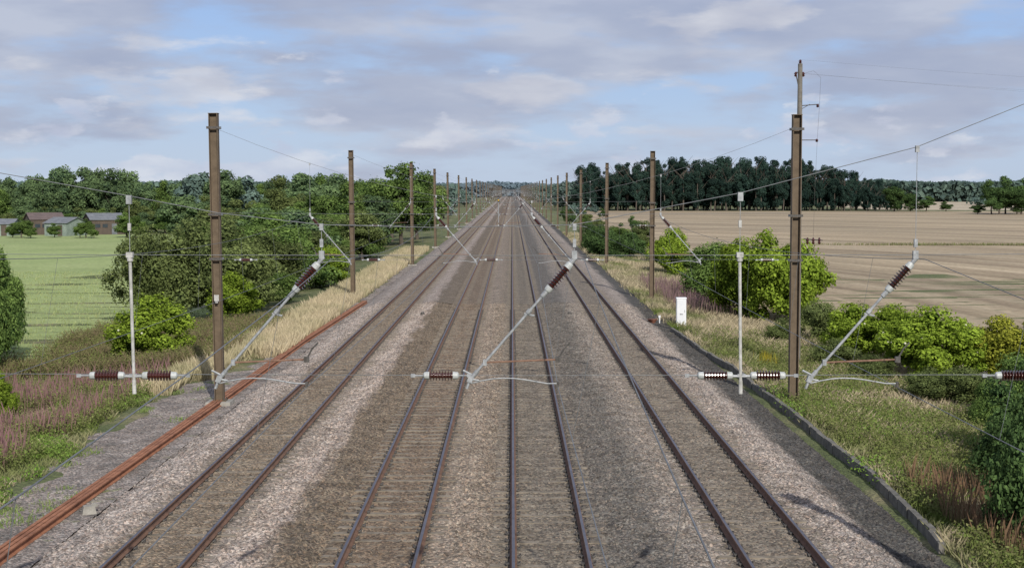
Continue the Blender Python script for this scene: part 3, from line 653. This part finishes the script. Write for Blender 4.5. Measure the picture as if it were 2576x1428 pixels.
# ------------------------------------------------------------ grass stuff
def blades(name,xs,ys,hs,ws,cols,lean=.35,zoff=0.0,tip=None,base=.62):
    n=len(xs); z=hx(xs)-.03+zoff; a=rng.uniform(0,2*np.pi,n); l=hs*rng.uniform(0,lean,n); la=rng.uniform(0,2*np.pi,n)
    dx=np.cos(a)*ws; dy=np.sin(a)*ws
    P0=np.stack([xs-dx,ys-dy,z],1);P1=np.stack([xs+dx,ys+dy,z],1)
    mx=np.cos(la)*l; my=np.sin(la)*l
    P2=np.stack([xs+mx*.4+dx*.8,ys+my*.4+dy*.8,z+hs*.6],1); P3=np.stack([xs+mx,ys+my,z+hs],1)
    V=np.stack([P0,P1,P2,P3],1).reshape(-1,3); 
    c=np.repeat(cols,4,0).reshape(n,4,3).copy(); c[:,0]*=base;c[:,1]*=base  # blade feet darkened by colour in place of shade
    if tip is not None: c[:,3]=tip; c[:,2]=tip*.6+c[:,2]*.4
    me=np_mesh(name,V,np.arange(4*n).reshape(n,4),M['blade'],c.reshape(-1,3))
    o=link(me,name); o['kind']='stuff'; return o
def weeds(name,xs,ys,hs,leaf,cols,per=14):
    n=len(xs); X=np.repeat(xs,per); Y=np.repeat(ys,per); H=np.repeat(hs,per); C=np.repeat(cols,per,0)
    m=len(X); t=rng.random(m)**.7
    P=np.stack([X+rng.normal(0,.09,m)*(.5+t),Y+rng.normal(0,.09,m)*(.5+t),hx(X)-.02+H*t],1)
    nr=rng.normal(size=(m,3))*.6; nr[:,2]+=.7; nr[:,1]-=.3; nr/=np.linalg.norm(nr,axis=1)[:,None]
    tt=np.cross(nr,rng.normal(size=(m,3))); tt/=np.linalg.norm(tt,axis=1)[:,None]; b=np.cross(nr,tt); s=leaf*rng.uniform(.5,1.4,m)[:,None]
    V=np.stack([P-tt*s,P-b*s*.5,P+tt*s,P+b*s*.5],1).reshape(-1,3)
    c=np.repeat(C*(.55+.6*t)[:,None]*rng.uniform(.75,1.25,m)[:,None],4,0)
    o=link(np_mesh(name,V,np.arange(4*m).reshape(m,4),M['blade'],c),name); o['kind']='stuff'; return o
def scat(n,x0,x1,y0,y1,dens=None):
    u=rng.random(n); ys_=y0*(y1/y0)**u; xs_=rng.uniform(x0,x1,n)
    if dens is not None:
        k=rng.random(n)<dens(xs_,ys_); xs_=xs_[k]; ys_=ys_[k]
    return xs_,ys_
def mixc(n,f,A,Bc,var=.2):
    return (A*(1-f)[:,None]+Bc*f[:,None])*rng.uniform(1-var,1+var,n)[:,None]
DRY=np.array([.60,.51,.34]); GRN=np.array([.165,.22,.055]); OLV=np.array([.20,.20,.085]); BRN=np.array([.22,.16,.105]); LUSH=np.array([.15,.26,.045])
x,y=scat(90000,-14.5,-10.5,56,190,lambda x,y:(x<-10.7-(y<68)*1.6-(y<60)*.8)*1.0*(x>np.interp(y,[56,80,120,190],[-14.3,-13.4,-13.5,-14.0])))
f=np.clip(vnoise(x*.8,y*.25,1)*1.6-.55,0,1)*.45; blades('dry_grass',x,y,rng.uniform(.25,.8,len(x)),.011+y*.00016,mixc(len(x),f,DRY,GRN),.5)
lx=lambda y: -10.5-np.interp(y,[22,30,40,52,60,66,90],[1.1,1.7,2.4,3.1,3.0,1.4,1.0])
mlv=lambda x,y:(x<lx(y)+(vnoise(x*.9,y*.5,8)-.5)*2.2)*1.0
x,y=scat(90000,-24,-11.0,26,70,mlv)
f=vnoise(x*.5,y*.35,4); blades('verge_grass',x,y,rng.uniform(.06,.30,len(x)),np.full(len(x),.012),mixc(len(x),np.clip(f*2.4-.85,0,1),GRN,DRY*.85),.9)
x,y=scat(16000,-24,-11.6,26,62,lambda x,y:mlv(x,y)*(vnoise(x*.45,y*.3,14)>.42)); weeds('verge_weeds',x,y,rng.uniform(.1,.38,len(x)),.042,mixc(len(x),rng.random(len(x)),LUSH,GRN))
x,y=scat(22000,-24,-13.0,64,86,lambda x,y:vnoise(x*.4,y*.3,12)>.43)
blades('dead_weeds',x,y,rng.uniform(.4,1.0,len(x)),np.full(len(x),.009),mixc(len(x),rng.random(len(x)),BRN,OLV),.6)
x,y=scat(9000,-24,-13.0,64,86,lambda x,y:vnoise(x*.4,y*.3,12)>.30); weeds('scrub',x,y,rng.uniform(.4,1.0,len(x)),.04,mixc(len(x),rng.random(len(x)),BRN*.85,GRN*.95))
x,y=scat(13000,-22,-14.2,36,62,lambda x,y:vnoise(x*.5,y*.4,21)>.44)
blades('willowherb_stems',x,y,rng.uniform(.5,1.1,len(x)),np.full(len(x),.012),mixc(len(x),rng.random(len(x)),OLV,BRN*1.2),.25,tip=np.array([.34,.18,.20]))
x,y=scat(11000,-22,-13.8,36,62,lambda x,y:vnoise(x*.5,y*.4,21)>.36); weeds('scrub',x,y,rng.uniform(.3,.75,len(x)),.035,mixc(len(x),rng.random(len(x)),GRN,OLV))
x,y=scat(1500,10.4,14.5,92,122); blades('willowherb_stems',x,y,rng.uniform(.8,1.4,len(x)),np.full(len(x),.016),mixc(len(x),rng.random(len(x)),OLV,BRN),.2,tip=np.array([.28,.17,.20]))
def rd(x,y): return (x>np.where(y<78,KX(y)+.14,8.6+(vnoise(x*0,y*.2,6)-.5)))*1.0
x,y=scat(170000,8.2,19,26,260,rd)
f=np.clip(vnoise(x*.45,y*.22,31)*3.2-1.25+np.clip((y-45)/60,0,.4),0,1)
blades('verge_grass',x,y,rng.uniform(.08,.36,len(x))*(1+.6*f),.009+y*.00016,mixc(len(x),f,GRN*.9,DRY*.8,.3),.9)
y=rng.uniform(27,78,3000); x=KX(y)+rng.normal(.18,.07,3000); k=vnoise(x*0,y*.5,77)>.5; x=x[k];y=y[k]
blades('verge_grass',x,y,rng.uniform(.1,.3,len(x)),np.full(len(x),.010),mixc(len(x),rng.random(len(x)),GRN,DRY*.8),.8,.06)
x,y=scat(24000,9.3,17,27,80,lambda x,y:(x>KX(y)+.4)*(vnoise(x*.5,y*.3,41)>.42)); weeds('verge_weeds',x,y,rng.uniform(.15,.7,len(x)),.040,mixc(len(x),rng.random(len(x)),GRN*.85,OLV*.9))
x,y=scat(5000,9.6,15,32,60,lambda x,y:vnoise(x*.5,y*.3,47)>.5); weeds('verge_weeds',x,y,rng.uniform(.15,.5,len(x)),.045,mixc(len(x),rng.random(len(x)),LUSH*1.1,GRN))
x,y=scat(900,10.2,12.4,30,38); blades('dock_stems',x,y,rng.uniform(.6,1.2,len(x)),np.full(len(x),.010),mixc(len(x),rng.random(len(x)),BRN*1.1,OLV),.3,tip=np.array([.24,.14,.09]))
x,y=scat(500,-13,-10.8,28,60); xs2=np.repeat(x[:22],80)+rng.normal(0,.16,1760); ys2=np.repeat(y[:22],80)+rng.normal(0,.3,1760); blades('grass_tufts',xs2,ys2,rng.uniform(.04,.14,1760),np.full(1760,.012),mixc(1760,rng.random(1760)*.4,LUSH*1.1,DRY),.9,.06)
YL=np.array([.45,.37,.04])
c0=atZ(1930,925,-.5); x=c0[0]+rng.normal(0,.22,160); y=c0[1]+rng.normal(0,.4,160); blades('ragwort',x,y,rng.uniform(.4,.9,160),np.full(160,.018),mixc(160,rng.random(160),GRN,OLV),.2,tip=YL)
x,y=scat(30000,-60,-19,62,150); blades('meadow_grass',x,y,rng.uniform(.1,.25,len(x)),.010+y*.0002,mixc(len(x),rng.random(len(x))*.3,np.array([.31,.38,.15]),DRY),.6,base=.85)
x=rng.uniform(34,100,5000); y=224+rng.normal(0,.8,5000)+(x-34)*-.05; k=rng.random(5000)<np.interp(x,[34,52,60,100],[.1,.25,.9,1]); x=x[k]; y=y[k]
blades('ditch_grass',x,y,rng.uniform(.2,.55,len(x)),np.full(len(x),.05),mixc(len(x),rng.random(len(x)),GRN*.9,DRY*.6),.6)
# ------------------------------------------------------------ far woods
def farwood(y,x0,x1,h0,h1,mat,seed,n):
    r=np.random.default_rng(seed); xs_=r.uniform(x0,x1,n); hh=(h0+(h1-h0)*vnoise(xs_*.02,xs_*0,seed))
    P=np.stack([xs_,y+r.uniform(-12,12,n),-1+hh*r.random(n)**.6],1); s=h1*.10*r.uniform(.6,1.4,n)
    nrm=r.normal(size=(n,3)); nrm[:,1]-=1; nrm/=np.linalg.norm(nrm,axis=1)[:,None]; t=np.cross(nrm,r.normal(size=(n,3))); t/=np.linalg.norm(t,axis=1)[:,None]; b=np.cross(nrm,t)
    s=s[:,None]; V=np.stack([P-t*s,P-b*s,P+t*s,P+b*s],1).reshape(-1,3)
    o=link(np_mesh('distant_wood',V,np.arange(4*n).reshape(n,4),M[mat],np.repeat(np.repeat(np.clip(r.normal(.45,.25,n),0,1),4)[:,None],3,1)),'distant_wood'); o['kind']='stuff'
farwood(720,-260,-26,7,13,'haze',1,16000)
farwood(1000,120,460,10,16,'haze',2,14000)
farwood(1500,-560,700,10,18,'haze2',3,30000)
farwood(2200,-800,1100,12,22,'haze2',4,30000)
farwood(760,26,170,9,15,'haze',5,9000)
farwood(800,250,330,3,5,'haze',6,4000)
# ------------------------------------------------------------ world, sun, camera
EL=math.radians(32); AZ=math.radians(165)
w=bpy.data.worlds.new('World'); S.world=w; w.use_nodes=True; N=w.node_tree.nodes; L=w.node_tree.links
bg=N['Background']; bg.inputs[1].default_value=.1
sky=N.new('ShaderNodeTexSky'); sky.sky_type='NISHITA'; sky.sun_disc=False; sky.sun_elevation=EL; sky.sun_rotation=AZ; sky.air_density=1.0; sky.dust_density=.6; sky.ozone_density=2.5
tc=N.new('ShaderNodeTexCoord'); sp=N.new('ShaderNodeSeparateXYZ'); L.new(tc.outputs['Generated'],sp.inputs[0])
gr=ramp(N,[(0.0,(.49,.60,.80)),(0.06,(.39,.53,.81)),(0.14,(.31,.475,.84)),(0.6,(.17,.30,.64))]); L.new(sp.outputs[2],gr.inputs[0])
sc=N.new('ShaderNodeVectorMath'); sc.operation='SCALE'; sc.inputs['Scale'].default_value=10; L.new(gr.outputs[0],sc.inputs[0])
base=mul(N,L,sky.outputs[0],sc.outputs[0],'MIX',.8)
def cn(scale,zs,off,detail,rough,dist=0):
    mp=N.new('ShaderNodeMapping'); mp.inputs['Scale'].default_value=(1,1,zs); mp.inputs['Location'].default_value=off; L.new(tc.outputs['Generated'],mp.inputs[0])
    n=N.new('ShaderNodeTexNoise'); n.inputs['Scale'].default_value=scale; n.inputs['Detail'].default_value=detail; n.inputs['Roughness'].default_value=rough; n.inputs['Distortion'].default_value=dist; L.new(mp.outputs[0],n.inputs['Vector']); return n.outputs[0]
def cloud(prev,scale,zs,off,lo,hi,zslope,cols,coff,alpha):
    a=cn(scale,zs,off,10,.54)
    zz=N.new('ShaderNodeMath'); zz.operation='MULTIPLY_ADD'; L.new(sp.outputs[2],zz.inputs[0]); zz.inputs[1].default_value=zslope; L.new(a,zz.inputs[2])
    mk=ramp(N,[(lo,(0,0,0)),(hi,(1,1,1))]); mk.color_ramp.interpolation='EASE'; L.new(zz.outputs[0],mk.inputs[0])
    b_=cn(scale*1.5,zs*.9,coff,8,.5)
    cr=ramp(N,cols); L.new(b_,cr.inputs[0])
    s2=N.new('ShaderNodeVectorMath'); s2.operation='SCALE'; s2.inputs['Scale'].default_value=10; L.new(cr.outputs[0],s2.inputs[0])
    mf=N.new('ShaderNodeMath'); mf.operation='MULTIPLY'; L.new(mk.outputs[0],mf.inputs[0]); mf.inputs[1].default_value=alpha
    return mul(N,L,prev,s2.outputs[0],'MIX',mf.outputs[0])
cA=[(0.36,(.37,.41,.54)),(0.52,(.43,.465,.58)),(0.66,(.53,.56,.655))]
c1=cloud(base,6.5,4.2,(.3,.1,.25),.46,.64,1.0,cA,(1.3,.4,.6),.85)
cB=[(0.36,(.47,.50,.61)),(0.5,(.58,.60,.68)),(0.64,(.72,.73,.78))]
c2=cloud(c1,9,3.6,(2.3,.75,1.9),.54,.65,.0,cB,(.3,2.4,1.6),.72)
c3=cloud(c2,15,2.6,(4.1,1.2,.4),.50,.58,-1.6,[(0.36,(.52,.56,.70)),(0.5,(.62,.65,.75)),(0.64,(.74,.76,.82))],(.8,1.4,2.6),.6)
L.new(c3,bg.inputs[0])
sd=bpy.data.lights.new('sun','SUN'); sd.energy=4.2; sd.angle=math.radians(.5); sd.color=(1,.95,.87); so=bpy.data.objects.new('sun',sd); COL.objects.link(so)
dv=Vector((math.sin(AZ)*math.cos(EL),math.cos(AZ)*math.cos(EL),math.sin(EL))); so.rotation_euler=dv.to_track_quat('Z','Y').to_euler()
cd=bpy.data.cameras.new('camera'); cd.sensor_width=36; cd.lens=F/2576*36; cd.clip_end=12000; co=bpy.data.objects.new('camera',cd); COL.objects.link(co)
co.location=(0,0,CH); co.rotation_euler=(math.pi/2-PITCH,0,0); S.camera=co
S.view_settings.view_transform='Standard'; S.view_settings.look='None'; S.view_settings.exposure=0
